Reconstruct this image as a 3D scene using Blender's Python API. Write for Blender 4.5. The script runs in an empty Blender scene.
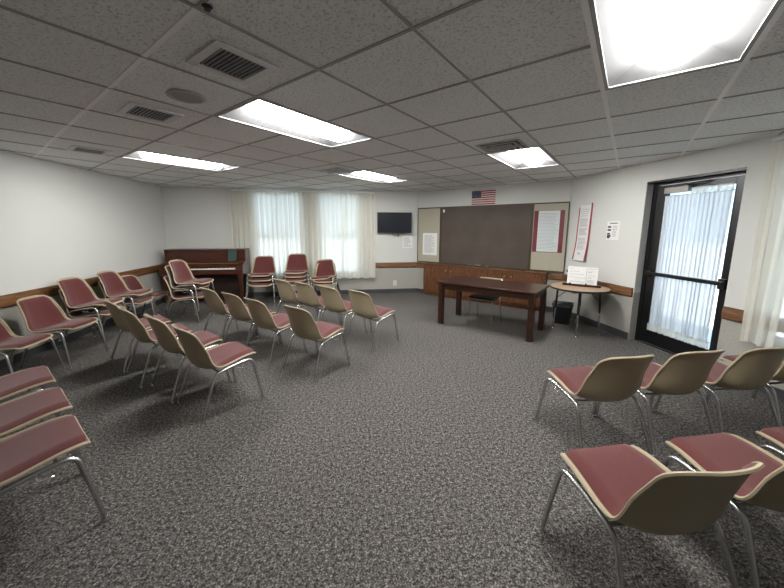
import bpy, bmesh, math, random
from mathutils import Vector, Matrix
random.seed(7)
PI = math.pi
C = bpy.context.scene.collection
scene = bpy.context.scene
CE = 2.397           # ceiling height
T = 0.6096           # ceiling module
CAMZ = 1.55

# ------------------------------------------------------------------ materials
def nodes_of(name):
    m = bpy.data.materials.new(name); m.use_nodes = True
    nt = m.node_tree; b = nt.nodes['Principled BSDF']
    return m, nt, b

def simple(name, col, rough=0.5, metal=0.0, bump=0.0, bscale=60, var=0.0, vscale=8, spec=0.5, sheen=0.0):
    m, nt, b = nodes_of(name)
    b.inputs['Base Color'].default_value = (*col, 1)
    b.inputs['Roughness'].default_value = rough
    b.inputs['Metallic'].default_value = metal
    b.inputs['Specular IOR Level'].default_value = spec
    if sheen: b.inputs['Sheen Weight'].default_value = sheen
    tc = nt.nodes.new('ShaderNodeTexCoord')
    if var:
        n = nt.nodes.new('ShaderNodeTexNoise'); n.inputs['Scale'].default_value = vscale; n.inputs['Detail'].default_value = 4
        r = nt.nodes.new('ShaderNodeValToRGB')
        r.color_ramp.elements[0].position = .3; r.color_ramp.elements[1].position = .7
        r.color_ramp.elements[0].color = (*[c*(1-var) for c in col], 1)
        r.color_ramp.elements[1].color = (*[min(1, c*(1+var)) for c in col], 1)
        nt.links.new(tc.outputs['Object'], n.inputs['Vector'])
        nt.links.new(n.outputs['Fac'], r.inputs['Fac']); nt.links.new(r.outputs['Color'], b.inputs['Base Color'])
    if bump:
        n2 = nt.nodes.new('ShaderNodeTexNoise'); n2.inputs['Scale'].default_value = bscale; n2.inputs['Detail'].default_value = 3
        bp = nt.nodes.new('ShaderNodeBump'); bp.inputs['Strength'].default_value = bump; bp.inputs['Distance'].default_value = .004
        nt.links.new(tc.outputs['Object'], n2.inputs['Vector'])
        nt.links.new(n2.outputs['Fac'], bp.inputs['Height']); nt.links.new(bp.outputs['Normal'], b.inputs['Normal'])
    return m

def wood(name, dark, light, scale=(1.5, 22, 22), rough=.4, grain=.6, spec=.4):
    m, nt, b = nodes_of(name)
    tc = nt.nodes.new('ShaderNodeTexCoord'); mp = nt.nodes.new('ShaderNodeMapping')
    mp.inputs['Scale'].default_value = scale
    n = nt.nodes.new('ShaderNodeTexNoise'); n.inputs['Scale'].default_value = 3; n.inputs['Detail'].default_value = 6; n.inputs['Distortion'].default_value = grain
    r = nt.nodes.new('ShaderNodeValToRGB')
    r.color_ramp.elements[0].position = .35; r.color_ramp.elements[1].position = .68
    r.color_ramp.elements[0].color = (*dark, 1); r.color_ramp.elements[1].color = (*light, 1)
    bp = nt.nodes.new('ShaderNodeBump'); bp.inputs['Strength'].default_value = .12; bp.inputs['Distance'].default_value = .002
    L = nt.links.new
    L(tc.outputs['Object'], mp.inputs['Vector']); L(mp.outputs['Vector'], n.inputs['Vector'])
    L(n.outputs['Fac'], r.inputs['Fac']); L(r.outputs['Color'], b.inputs['Base Color'])
    L(n.outputs['Fac'], bp.inputs['Height']); L(bp.outputs['Normal'], b.inputs['Normal'])
    b.inputs['Roughness'].default_value = rough; b.inputs['Specular IOR Level'].default_value = spec
    return m

def carpet():
    m, nt, b = nodes_of('carpet'); L = nt.links.new
    tc = nt.nodes.new('ShaderNodeTexCoord')
    n1 = nt.nodes.new('ShaderNodeTexNoise'); n1.inputs['Scale'].default_value = 115; n1.inputs['Detail'].default_value = 3; n1.inputs['Roughness'].default_value = .7
    r1 = nt.nodes.new('ShaderNodeValToRGB'); e = r1.color_ramp.elements
    e[0].position = .38; e[0].color = (.027, .026, .026, 1)
    e[1].position = .66; e[1].color = (.25, .24, .232, 1)
    x = r1.color_ramp.elements.new(.5); x.color = (.092, .089, .087, 1)
    n2 = nt.nodes.new('ShaderNodeTexNoise'); n2.inputs['Scale'].default_value = 48; n2.inputs['Detail'].default_value = 3; n2.inputs['Roughness'].default_value = .75
    r2 = nt.nodes.new('ShaderNodeValToRGB'); f = r2.color_ramp.elements
    f[0].position = .36; f[0].color = (.30, .29, .29, 1); f[1].position = .66; f[1].color = (1.9, 1.84, 1.78, 1)
    f2 = r2.color_ramp.elements.new(.5); f2.color = (.93, .90, .885, 1)
    mx = nt.nodes.new('ShaderNodeMix'); mx.data_type = 'RGBA'; mx.blend_type = 'MULTIPLY'; mx.inputs[0].default_value = 1
    L(tc.outputs['Object'], n1.inputs['Vector']); L(tc.outputs['Object'], n2.inputs['Vector'])
    L(n1.outputs['Fac'], r1.inputs['Fac']); L(n2.outputs['Fac'], r2.inputs['Fac'])
    L(r1.outputs['Color'], mx.inputs[6]); L(r2.outputs['Color'], mx.inputs[7]); L(mx.outputs[2], b.inputs['Base Color'])
    bp = nt.nodes.new('ShaderNodeBump'); bp.inputs['Strength'].default_value = .5; bp.inputs['Distance'].default_value = .005
    L(n2.outputs['Fac'], bp.inputs['Height']); L(bp.outputs['Normal'], b.inputs['Normal'])
    b.inputs['Roughness'].default_value = .95; b.inputs['Specular IOR Level'].default_value = .15
    return m

def tile_mat():
    m, nt, b = nodes_of('acoustic_tile'); L = nt.links.new
    tc = nt.nodes.new('ShaderNodeTexCoord')
    n1 = nt.nodes.new('ShaderNodeTexNoise'); n1.inputs['Scale'].default_value = 70; n1.inputs['Detail'].default_value = 4; n1.inputs['Distortion'].default_value = .6
    r1 = nt.nodes.new('ShaderNodeValToRGB'); e = r1.color_ramp.elements
    e[0].position = .34; e[0].color = (.66, .67, .66, 1)
    e[1].position = .48; e[1].color = (.91, .93, .92, 1)
    L(tc.outputs['Object'], n1.inputs['Vector']); L(n1.outputs['Fac'], r1.inputs['Fac'])
    L(r1.outputs['Color'], b.inputs['Base Color'])
    r2 = nt.nodes.new('ShaderNodeValToRGB'); f = r2.color_ramp.elements
    f[0].position = .34; f[1].position = .5
    L(n1.outputs['Fac'], r2.inputs['Fac'])
    bp = nt.nodes.new('ShaderNodeBump'); bp.inputs['Strength'].default_value = .9; bp.inputs['Distance'].default_value = .005
    L(r2.outputs['Color'], bp.inputs['Height']); L(bp.outputs['Normal'], b.inputs['Normal'])
    b.inputs['Roughness'].default_value = .95; b.inputs['Specular IOR Level'].default_value = .1
    return m

def sheer(name, col, transp=.2, transl=.5):
    m = bpy.data.materials.new(name); m.use_nodes = True; nt = m.node_tree; nt.nodes.clear(); L = nt.links.new
    out = nt.nodes.new('ShaderNodeOutputMaterial')
    d = nt.nodes.new('ShaderNodeBsdfDiffuse'); d.inputs[0].default_value = (*col, 1)
    t = nt.nodes.new('ShaderNodeBsdfTranslucent'); t.inputs[0].default_value = (*col, 1)
    tr = nt.nodes.new('ShaderNodeBsdfTransparent')
    a = nt.nodes.new('ShaderNodeMixShader'); a.inputs[0].default_value = transl
    c = nt.nodes.new('ShaderNodeMixShader'); c.inputs[0].default_value = transp
    tc = nt.nodes.new('ShaderNodeTexCoord'); n = nt.nodes.new('ShaderNodeTexNoise'); n.inputs['Scale'].default_value = 140
    bp = nt.nodes.new('ShaderNodeBump'); bp.inputs['Strength'].default_value = .15; bp.inputs['Distance'].default_value = .001
    L(tc.outputs['Object'], n.inputs['Vector']); L(n.outputs['Fac'], bp.inputs['Height']); L(bp.outputs['Normal'], d.inputs['Normal'])
    L(d.outputs[0], a.inputs[1]); L(t.outputs[0], a.inputs[2]); L(a.outputs[0], c.inputs[1]); L(tr.outputs[0], c.inputs[2])
    L(c.outputs[0], out.inputs[0])
    return m

def emit(name, col, s):
    m = bpy.data.materials.new(name); m.use_nodes = True; nt = m.node_tree; nt.nodes.clear()
    out = nt.nodes.new('ShaderNodeOutputMaterial'); e = nt.nodes.new('ShaderNodeEmission')
    e.inputs[0].default_value = (*col, 1); e.inputs[1].default_value = s
    nt.links.new(e.outputs[0], out.inputs[0]); return m

def glass_mat():
    m = bpy.data.materials.new('clear_glass'); m.use_nodes = True; nt = m.node_tree; nt.nodes.clear(); L = nt.links.new
    out = nt.nodes.new('ShaderNodeOutputMaterial'); tr = nt.nodes.new('ShaderNodeBsdfTransparent')
    tr.inputs[0].default_value = (.93, .97, .97, 1)
    g = nt.nodes.new('ShaderNodeBsdfGlossy'); g.inputs['Roughness'].default_value = .03
    fr = nt.nodes.new('ShaderNodeFresnel'); mx = nt.nodes.new('ShaderNodeMixShader')
    L(fr.outputs[0], mx.inputs[0]); L(tr.outputs[0], mx.inputs[1]); L(g.outputs[0], mx.inputs[2]); L(mx.outputs[0], out.inputs[0])
    return m

M = dict(
    wall=simple('wall_paint', (.60, .605, .575), .85, bump=.25, bscale=90, spec=.2),
    wall_low=simple('wall_vinyl', (.37, .36, .325), .8, bump=.35, bscale=70, var=.08, vscale=60, spec=.2),
    base=simple('baseboard_vinyl', (.045, .045, .05), .6),
    carpet=carpet(), tile=tile_mat(),
    reflect=simple('lamp_reflector', (.12, .12, .122), .6), tee=simple('tee_dim', (.36, .36, .35), .6), tbar_lit=simple('grid_metal_lit', (.97, .97, .97), .5, spec=.4),  # grid runs that catch light get a paler colour, the others a darker one
    rail=wood('oak_rail', (.085, .034, .012), (.215, .10, .038), (2, 30, 30), .45),
    oak=wood('oak_cabinet', (.06, .022, .009), (.19, .082, .033), (16, 16, 2.2), .42, 1.5),
    desk=wood('dark_walnut', (.020, .008, .005), (.052, .020, .013), (2, 26, 26), .28),
    piano=wood('piano_mahogany', (.035, .010, .006), (.085, .028, .015), (2, 20, 20), .3),
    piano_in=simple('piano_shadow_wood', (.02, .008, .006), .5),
    maroon=simple('maroon_fabric', (.106, .031, .030), .92, bump=.35, bscale=420, var=.07, vscale=160, spec=.15, sheen=.25),
    black_fab=simple('black_vinyl', (.012, .012, .013), .45),
    shell=simple('tan_plastic', (.37, .31, .205), .42, bump=.08, bscale=240, spec=.4),
    chrome=simple('chrome', (.58, .58, .58), .27, 1.0),
    glide=simple('glide_nickel', (.7, .7, .7), .22, 1.0),
    dark_steel=simple('dark_steel', (.03, .03, .032), .4, .6),
    white_metal=simple('white_enamel', (.72, .72, .71), .4),
    grey_metal=simple('vent_enamel', (.42, .42, .42), .45),
    vent_white=simple('vent_paint', (.70, .70, .69), .45), louvre=simple('louvre_paint', (.40, .41, .42), .5), vent_dark=simple('duct_shadow', (.008, .011, .014), .8),
    frame_blk=simple('bronze_black_frame', (.004, .004, .0045), .35),
    alu=simple('closer_aluminium', (.30, .28, .25), .4, .5),
    sheer=sheer('cream_sheer', (.86, .85, .79), .19, .50),
    sheer_door=sheer('white_sheer', (.74, .77, .80), .14, .38),
    glass=glass_mat(),
    lens=emit('lamp_lens', (1, .99, .965), 72),
    tv=simple('tv_screen', (.004, .006, .013), .35, spec=.25),
    tvb=simple('tv_bezel', (.008, .008, .009), .4),
    cork=simple('tackboard_fabric', (.40, .375, .30), .9, bump=.3, bscale=150, var=.10, vscale=130, spec=.1),
    chalk=simple('chalkboard_brown', (.082, .064, .052), .6, var=.16, vscale=2.2, spec=.3),
    brd_frame=simple('board_frame', (.05, .035, .02), .4),
    paper=simple('white_paper', (.72, .72, .71), .7),
    film=simple('plastic_sleeve', (.62, .61, .64), .08, spec=.9, var=.12, vscale=12),
    ink=simple('dark_ink', (.04, .04, .045), .7),
    greyink=simple('grey_print', (.26, .26, .28), .7),
    red=simple('poster_red', (.36, .035, .03), .5),
    maroon_paper=simple('poster_maroon', (.20, .02, .04), .4),
    flag_red=simple('flag_red', (.30, .02, .03), .8), flag_white=simple('flag_white', (.62, .60, .58), .8), flag_blue=simple('flag_blue', (.015, .02, .07), .8),
    tabletop=wood('table_laminate', (.27, .175, .10), (.40, .275, .165), (3, 20, 20), .35),
    blk=simple('black_plastic', (.010, .010, .011), .45), bag=simple('grey_bin_bag', (.10, .10, .105), .35),
    keysw=simple('piano_ivory', (.78, .76, .68), .3), gold=simple('brass', (.55, .36, .12), .35, .9),
    green=simple('teal_cover', (.012, .045, .038), .5), outlet=simple('outlet_ivory', (.75, .72, .62), .4),
    ground=simple('pale_ground', (.55, .56, .58), .9, var=.15, vscale=1.5), hedge=simple('far_hedge', (.10, .13, .14), .9, var=.5, vscale=3),
)

# ------------------------------------------------------------------ mesh helpers
def NB(): return bmesh.new()

def obj(name, bm, mats, parent=None, smooth=False, bevel=0):
    bmesh.ops.recalc_face_normals(bm, faces=bm.faces)
    me = bpy.data.meshes.new(name); bm.to_mesh(me); bm.free()
    if not isinstance(mats, (list, tuple)): mats = [mats]
    for m in mats: me.materials.append(m)
    if smooth:
        for p in me.polygons: p.use_smooth = True
        me.set_sharp_from_angle(angle=math.radians(40))
    o = bpy.data.objects.new(name, me); C.objects.link(o)
    if parent: o.parent = parent
    if bevel:
        b = o.modifiers.new('Bevel', 'BEVEL'); b.width = bevel; b.segments = 2; b.limit_method = 'ANGLE'
    return o

def tag(o, label, cat, group=None):
    o['label'] = label; o['category'] = cat
    if group: o['group'] = group
    return o

def thing(name, label, cat, loc=(0, 0, 0), rz=0, group=None):
    o = bpy.data.objects.new(name, None); C.objects.link(o); o.empty_display_size = .1
    o.location = loc; o.rotation_euler = (0, 0, rz)
    return tag(o, label, cat, group)

def struct(o): o['kind'] = 'structure'; return o

def box(bm, x0, x1, y0, y1, z0, z1, mi=0):
    v = [bm.verts.new((x, y, z)) for z in (z0, z1) for x, y in ((x0, y0), (x1, y0), (x1, y1), (x0, y1))]
    for f in ((0, 3, 2, 1), (4, 5, 6, 7), (0, 1, 5, 4), (1, 2, 6, 5), (2, 3, 7, 6), (3, 0, 4, 7)):
        bm.faces.new([v[i] for i in f]).material_index = mi
    return v

def prism(bm, pts, z0, z1, mi=0):
    a = [bm.verts.new((x, y, z0)) for x, y in pts]; b = [bm.verts.new((x, y, z1)) for x, y in pts]
    n = len(pts)
    bm.faces.new(a[::-1]).material_index = mi; bm.faces.new(b).material_index = mi
    for i in range(n): bm.faces.new((a[i], a[(i+1) % n], b[(i+1) % n], b[i])).material_index = mi

def extrude_profile(bm, prof, x0, x1):
    "profile in (y,z), extruded along x"
    a = [bm.verts.new((x0, y, z)) for y, z in prof]; b = [bm.verts.new((x1, y, z)) for y, z in prof]; n = len(prof)
    bm.faces.new(a); bm.faces.new(b[::-1])
    for i in range(n): bm.faces.new((a[i], b[i], b[(i+1) % n], a[(i+1) % n]))

def tube(bm, pts, r, n=8, closed=False, r2=None):
    pts = [Vector(p) for p in pts]; N = len(pts); rings = []
    tan = []
    for i in range(N):
        if closed: t = pts[(i+1) % N] - pts[i-1]
        else: t = pts[min(i+1, N-1)] - pts[max(i-1, 0)]
        tan.append(t.normalized())
    nrm = tan[0].orthogonal().normalized()
    for i in range(N):
        if i: nrm = (nrm - tan[i] * nrm.dot(tan[i])).normalized()
        bn = tan[i].cross(nrm)
        rr = r if r2 is None else r + (r2 - r) * i / (N-1)
        rings.append([bm.verts.new(pts[i] + (nrm*math.cos(2*PI*k/n) + bn*math.sin(2*PI*k/n)) * rr) for k in range(n)])
    M_ = N if closed else N-1
    for i in range(M_):
        A = rings[i]; B = rings[(i+1) % N]
        off = 0
        if closed and i == N-1:
            off = min(range(n), key=lambda s: (A[0].co - B[s].co).length)
        for k in range(n):
            bm.faces.new((A[k], A[(k+1) % n], B[(k+1+off) % n], B[(k+off) % n]))
    if not closed:
        bm.faces.new(rings[0][::-1]); bm.faces.new(rings[-1])

def fillet(pts, r, seg=5):
    pts = [Vector(p) for p in pts]; out = [pts[0]]
    for i in range(1, len(pts)-1):
        p, a, b = pts[i], pts[i-1], pts[i+1]
        da, db = (a-p), (b-p); ra = min(r, da.length*.48); rb = min(r, db.length*.48)
        A = p + da.normalized()*ra; B = p + db.normalized()*rb
        for k in range(seg+1):
            t = k/seg; out.append(A*(1-t)**2 + p*2*t*(1-t) + B*t*t)
    out.append(pts[-1]); return out

def lathe(bm, prof, cx=0, cy=0, n=20, mi=0):
    rings = [[bm.verts.new((cx + r*math.cos(2*PI*k/n), cy + r*math.sin(2*PI*k/n), z)) for k in range(n)] for r, z in prof]
    for A, B in zip(rings, rings[1:]):
        for k in range(n): bm.faces.new((A[k], A[(k+1) % n], B[(k+1) % n], B[k])).material_index = mi
    bm.faces.new(rings[0][::-1]).material_index = mi; bm.faces.new(rings[-1]).material_index = mi

def interp(tab, t):
    "smooth (Catmull-Rom) interpolation of rows of tab over t in 0..1"
    n = len(tab)-1; x = t*n; i = min(int(x), n-1); f = x-i
    g = lambda k: tab[max(0, min(n, k))]
    out = []
    for c in range(len(tab[0])):
        a, b, c_, d = g(i-1)[c], g(i)[c], g(i+1)[c], g(i+2)[c]
        out.append(.5*((2*b) + (-a+c_)*f + (2*a-5*b+4*c_-d)*f*f + (-a+3*b-3*c_+d)*f**3))
    return out

def copy_thing(root, loc, rz, label, group=None, tilt=(0, 0)):
    r = root.copy(); C.objects.link(r); r.location = loc; r.rotation_euler = (tilt[0], tilt[1], rz)
    r['label'] = label
    if group: r['group'] = group
    for ch in list(root.children):
        c = ch.copy(); C.objects.link(c); c.parent = r
        for g in list(ch.children):
            d = g.copy(); C.objects.link(d); d.parent = c
    return r

# ------------------------------------------------------------------ room shell
XL, XR, YF, YB = -3.78, 3.93, 7.50, -3.20
K0 = Vector((1.72, 7.50)); K1 = Vector((3.93, 5.20))
KD = (K1-K0).normalized(); KR = math.atan2(KD.y, KD.x); KLEN = (K1-K0).length
ROOM = [(XL, YB), (XR, YB), (XR, K1.y), (K0.x, YF), (XL, YF)]
ZT = 2.75            # walls run up past the suspended ceiling

bm = NB(); prism(bm, [(XL-.15, YB-.15), (XR+.15, YB-.15), (XR+.15, K1.y+.1), (K0.x+.1, YF+.15), (XL-.15, YF+.15)], -.12, 0)
struct(obj('floor', bm, M['carpet']))

def clip(poly, px, py, nx, ny):
    "keep the side where (p - P).n >= 0"
    out = []
    for i in range(len(poly)):
        a, b = poly[i], poly[(i+1) % len(poly)]
        da = (a[0]-px)*nx + (a[1]-py)*ny; db = (b[0]-px)*nx + (b[1]-py)*ny
        if da >= 0: out.append(a)
        if da*db < 0:
            t = da/(da-db); out.append((a[0]+(b[0]-a[0])*t, a[1]+(b[1]-a[1])*t))
    return out
def clip_room(poly, grow=0):
    for i in range(len(ROOM)):
        a, b = ROOM[i], ROOM[(i+1) % len(ROOM)]
        dx, dy = b[0]-a[0], b[1]-a[1]; l = math.hypot(dx, dy); nx, ny = -dy/l, dx/l
        poly = clip(poly, a[0]-nx*grow, a[1]-ny*grow, nx, ny)
        if len(poly) < 3: return []
    return poly
def gp(a, b):
    wx = (-b-2.36588)*T; wy = (a+1.08504)*T
    return ((wx+wy)/2**.5, (wy-wx)/2**.5)
TROF = [(1, -3), (1, 1), (1, 5), (5, 3), (5, -1)]
skip = set()
for a, b in TROF: skip.add((a, b)); skip.add((a+1, b))
bm = NB()
for a in range(-12, 16):
    for b in range(-14, 14):
        if (a, b) in skip: continue
        e = .001
        p = clip_room([gp(a, b), gp(a+1, b), gp(a+1, b+1), gp(a, b+1)], .05)
        if p: prism(bm, p, CE+.004, CE+.02)
struct(obj('ceiling', bm, M['tile']))
# exposed metal grid of the suspended ceiling
def strip(bm, p, q, w, z0, z1):
    d = Vector((q[0]-p[0], q[1]-p[1])).normalized(); n = Vector((-d.y, d.x))*w/2
    poly = [(p[0]-n.x, p[1]-n.y), (q[0]-n.x, q[1]-n.y), (q[0]+n.x, q[1]+n.y), (p[0]+n.x, p[1]+n.y)]
    poly = clip_room(poly)
    if poly: prism(bm, poly, z0, z1)
def is_lit_run(kind, k, other):  # selects runs whose lit look is painted in as a brighter colour
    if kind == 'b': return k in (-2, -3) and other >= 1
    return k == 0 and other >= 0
lit_runs, tee = NB(), NB()
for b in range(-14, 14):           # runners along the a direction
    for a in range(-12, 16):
        m_ = is_lit_run('b', b, a)
        strip(lit_runs if m_ else tee, gp(a, b), gp(a+1, b), .024 if m_ else .016, CE-.0015, CE+.0045)
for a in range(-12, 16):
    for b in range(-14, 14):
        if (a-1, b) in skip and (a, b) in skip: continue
        m_ = is_lit_run('a', a, b)
        strip(lit_runs if m_ else tee, gp(a, b), gp(a, b+1), .024 if m_ else .016, CE-.001, CE+.0045)
struct(obj('trim_10', tee, M['tee'])); bm = lit_runs
struct(obj('trim_1', bm, M['tbar_lit']))
bm = NB(); prism(bm, [(XL-.15, YB-.15), (XR+.15, YB-.15), (XR+.15, K1.y+.1), (K0.x+.1, YF+.15), (XL-.15, YF+.15)], ZT, ZT+.15)  # unseen slab above the ceiling, added to block outdoor light leaks
struct(obj('added_roof_slab', bm, M['wall']))

def wall(name, org, rz, length, holes=(), thick=.15, split=.68, ext=(.0, .0)):
    """wall in its own frame: x along it, y into the wall; holes = (x0,x1,z0,z1)"""
    bm = NB()
    xs = sorted({-ext[0], length+ext[1], *[h[0] for h in holes], *[h[1] for h in holes]})
    zs = sorted({-.12, split, ZT, *[h[2] for h in holes], *[h[3] for h in holes]})
    for i in range(len(xs)-1):
        for j in range(len(zs)-1):
            cx, cz = (xs[i]+xs[i+1])/2, (zs[j]+zs[j+1])/2
            if any(h[0] < cx < h[1] and h[2] < cz < h[3] for h in holes): continue
            box(bm, xs[i], xs[i+1], 0, thick, zs[j], zs[j+1], 0 if cz > split else 1)
    bmesh.ops.remove_doubles(bm, verts=bm.verts, dist=1e-5)
    # drop the internal faces between neighbouring cells
    seen = {}
    for f in bm.faces: seen.setdefault(tuple(sorted(v.index for v in f.verts)), []).append(f)
    bm.verts.index_update()
    seen = {}
    for f in bm.faces: seen.setdefault(frozenset(v.index for v in f.verts), []).append(f)
    dead = [f for fs in seen.values() if len(fs) > 1 for f in fs]
    bmesh.ops.delete(bm, geom=dead, context='FACES_ONLY')
    o = obj(name, bm, [M['wall'], M['wall_low']]); o.location = (org[0], org[1], 0); o.rotation_euler = (0, 0, rz)
    return struct(o)

R_L, R_W, R_D = PI/2, 0, -PI/2
WIN = [(-2.0, -.90), (-.60, .36)]
wall('wall_left', (XL, YB), R_L, YF-YB, ext=(.15, .15))
wall('wall_far', (XL, YF), R_W, K0.x-XL, holes=[(a-XL, b-XL, .46, 2.31) for a, b in WIN])
wall('wall_corner', K0, KR, KLEN)
DOOR = (2.72, 3.775); WD = (0.35, 2.42)
# right wall frame: x runs towards -Y from K1
wall('wall_right', K1, R_D, K1.y-YB, holes=[(K1.y-DOOR[1], K1.y-DOOR[0], -.12, 2.155), (K1.y-WD[1], K1.y-WD[0], .5, 2.16)], ext=(0, .15))
wall('wall_back', (XR, YB), PI, XR-XL)

def frame(org, rz):
    "matrix of a wall frame"
    return Matrix.Translation((org[0], org[1], 0)) @ Matrix.Rotation(rz, 4, 'Z')
def setm(o, org, rz): o.location = (org[0], org[1], 0); o.rotation_euler = (0, 0, rz); return o

def rail_prof(z0, z1, d=.028):
    return [(-.001, z0), (-d*.6, z0), (-d, z0+.012), (-d, z1-.03), (-d*.75, z1-.012), (-d*.9, z1-.004), (-d*.7, z1), (-.001, z1)]
def rail(name, org, rz, x0, x1, z0=.615, z1=.74):
    bm = NB(); extrude_profile(bm, rail_prof(z0, z1), x0, x1)
    return struct(setm(obj(name, bm, M['rail'], smooth=True), org, rz))
rail('trim_3', (XL, YB), R_L, .02, YF-YB-.02, .665, .80)
rail('trim_4', (XL, YF), R_W, 4.45, K0.x-XL-.01)
rail('trim_5', K0, KR, .01, .25)
rail('trim_6', K0, KR, 2.93, KLEN-.012)
rail('trim_7', K1, R_D, .012, K1.y-3.79)
rail('trim_8', K1, R_D, K1.y-2.71, K1.y-YB-.05, .62, .75)
def baseb(name, org, rz, x0, x1, h=.10):
    bm = NB(); extrude_profile(bm, [(-.001, 0.0005), (-.012, 0.0005), (-.009, .012), (-.007, h-.004), (-.003, h), (-.001, h)], x0, x1)
    return struct(setm(obj(name, bm, M['base']), org, rz))
baseb('baseboard_left', (XL, YB), R_L, .02, YF-YB-.01)
baseb('baseboard_far', (XL, YF), R_W, .02, K0.x-XL)
baseb('baseboard_corner', K0, KR, 0.0, .28)
baseb('baseboard_corner_end', K0, KR, 2.91, KLEN)
baseb('baseboard_right', K1, R_D, 0, K1.y-3.785)
baseb('baseboard_right_near', K1, R_D, K1.y-2.71, K1.y-YB-.02)
baseb('baseboard_back', (XR, YB), PI, .02, XR-XL-.02)

# windows
def window(name, org, rz, x0, x1, z0, z1, midrail):
    bm = NB(); t = .05; y0, y1 = .06, .11
    box(bm, x0, x1, y0, y1, z0, z0+t); box(bm, x0, x1, y0, y1, z1-t, z1)
    box(bm, x0, x0+t, y0, y1, z0+t, z1-t); box(bm, x1-t, x1, y0, y1, z0+t, z1-t)
    box(bm, x0+t, x1-t, y0, y1, midrail-.02, midrail+.02)
    f = struct(setm(obj(name, bm, M['white_metal']), org, rz))
    for a, b in ((z0+t, midrail-.02), (midrail+.02, z1-t)):
        bm = NB(); box(bm, x0+t, x1-t, .083, .087, a, b); obj('pane', bm, M['glass'], f)
    bm = NB(); box(bm, x0-.0, x1+.0, -.0, .06, z0-.0, z0+.015); obj('window_sill', bm, M['white_metal'], f)
    return f
window('window_1', (0, YF), 0, WIN[0][0], WIN[0][1], .46, 2.31, 1.36)
window('window_2', (0, YF), 0, WIN[1][0], WIN[1][1], .46, 2.31, 1.36)
window('window_3', (XR, 0), R_D, -WD[1], -WD[0], .5, 2.16, 1.36)

# ------------------------------------------------------------------ door (right wall), local x = -Y, y = into the wall
bm = NB(); q0, q1 = -3.775, -2.72
box(bm, q0, q0+.055, .10, .15, 0, 2.155); box(bm, q1-.055, q1, .10, .15, 0, 2.155)
box(bm, q0+.055, q1-.055, .10, .15, 2.10, 2.155); box(bm, q0+.055, q1-.055, .10, .15, -.1, .015)
box(bm, q0, q1, .002, .10, 2.128, 2.1545)
ds = obj('door_1', bm, M['frame_blk'])
struct(setm(ds, (XR, 0), R_D))
dx0, dx1 = q0+.058, q1-.058
g0, g1, gz0, gz1 = dx0+.135, dx1-.085, .20, 2.02
bm = NB()
box(bm, dx0, g0, .105, .148, .02, 2.095); box(bm, g1, dx1, .105, .148, .02, 2.095)
box(bm, g0, g1, .105, .148, gz1, 2.095); box(bm, g0, g1, .105, .148, .02, gz0)
leaf = obj('door_leaf', bm, M['frame_blk'], ds, bevel=.003)
bm = NB(); box(bm, g0, g1, .128, .134, gz0, gz1); obj('pane', bm, M['glass'], ds)
bm = NB(); box(bm, dx0+.02, dx1-.02, .045, .072, .945, .99); box(bm, dx0+.01, dx0+.08, .06, .1045, .93, 1.005); box(bm, dx1-.08, dx1-.01, .06, .1045, .905, 1.02)
obj('panic_bar', bm, M['frame_blk'], ds, bevel=.006)
bm = NB(); box(bm, g0+.005, g0+.29, .05, .104, 1.985, 2.055)
obj('door_closer', bm, M['alu'], ds, bevel=.004)
bm = NB(); tube(bm, [(g0+.22, .075, 2.06), (g0+.40, .03, 2.075), (g0+.50, .09, 2.085)], .009)
obj('closer_arm', bm, M['frame_blk'], ds)

def curtain_sheet(x0, x1, z0, z1, npleat, amp, y, seed, fold=.13, nz=14, hem=.012):
    rnd = random.Random(seed); bm = NB(); n = npleat*12
    ph = [rnd.uniform(-.5, .5) for _ in range(npleat+2)]; am = [rnd.uniform(.6, 1.25) for _ in range(npleat+2)]
    rows = []
    for j in range(nz+1):
        t = j/nz; z = z1+(z0-z1)*t; row = []
        for i in range(n+1):
            u = i/n; k = u*npleat; ki = int(k); f = k-ki
            a = am[ki]*(1-f)+am[min(ki+1, npleat+1)]*f; p = ph[ki]*(1-f)+ph[ki+1]*f
            yy = math.sin(2*PI*k + p*(.4+t))*amp*a*(.75+.35*t) + math.sin(5.3*k+seed)*amp*.25
            xx = x0+(x1-x0)*u + math.sin(k*1.7+t*2.2+seed)*.010*t
            xx += (x1-x0)/npleat*fold*(.7+.6*am[min(ki, npleat)]*.5)*math.sin(4*PI*k+2*p*(.4+t))
            xx = min(max(xx, x0), x1)
            dz = math.sin(2*PI*k*.5+seed)*hem*t
            row.append(bm.verts.new((xx, y+yy, z+dz)))
        rows.append(row)
    for A, B in zip(rows, rows[1:]):
        for i in range(n): bm.faces.new((A[i], A[i+1], B[i+1], B[i]))
    return bm
# door curtain: shirred on a rod at the top and at the bottom of the glass
dc = thing('door_curtain', 'pleated white sheer curtain on rods across the glass of the black door', 'curtain', (XR, 0, 0), R_D)
obj('curtain_fabric', curtain_sheet(g0+.0, g1-.0, .275, 1.955, 15, .014, .086, 3, fold=.22, nz=18, hem=.004), M['sheer_door'], dc, smooth=True)
obj('ruffle', curtain_sheet(g0+.30, g1-.0, 1.955, 2.03, 22, .010, .086, 8, nz=2, hem=.012), M['sheer'], dc, smooth=True)
obj('ruffle', curtain_sheet(g0-.01, g1+.01, .215, .30, 40, .010, .072, 9, nz=2, hem=.006), M['sheer'], dc, smooth=True)
for z in (1.955, .29):
    bm = NB(); tube(bm, [(g0-.01, .094, z), (g1+.01, .094, z)], .004); obj('curtain_rod', bm, M['alu'], dc)

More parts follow.
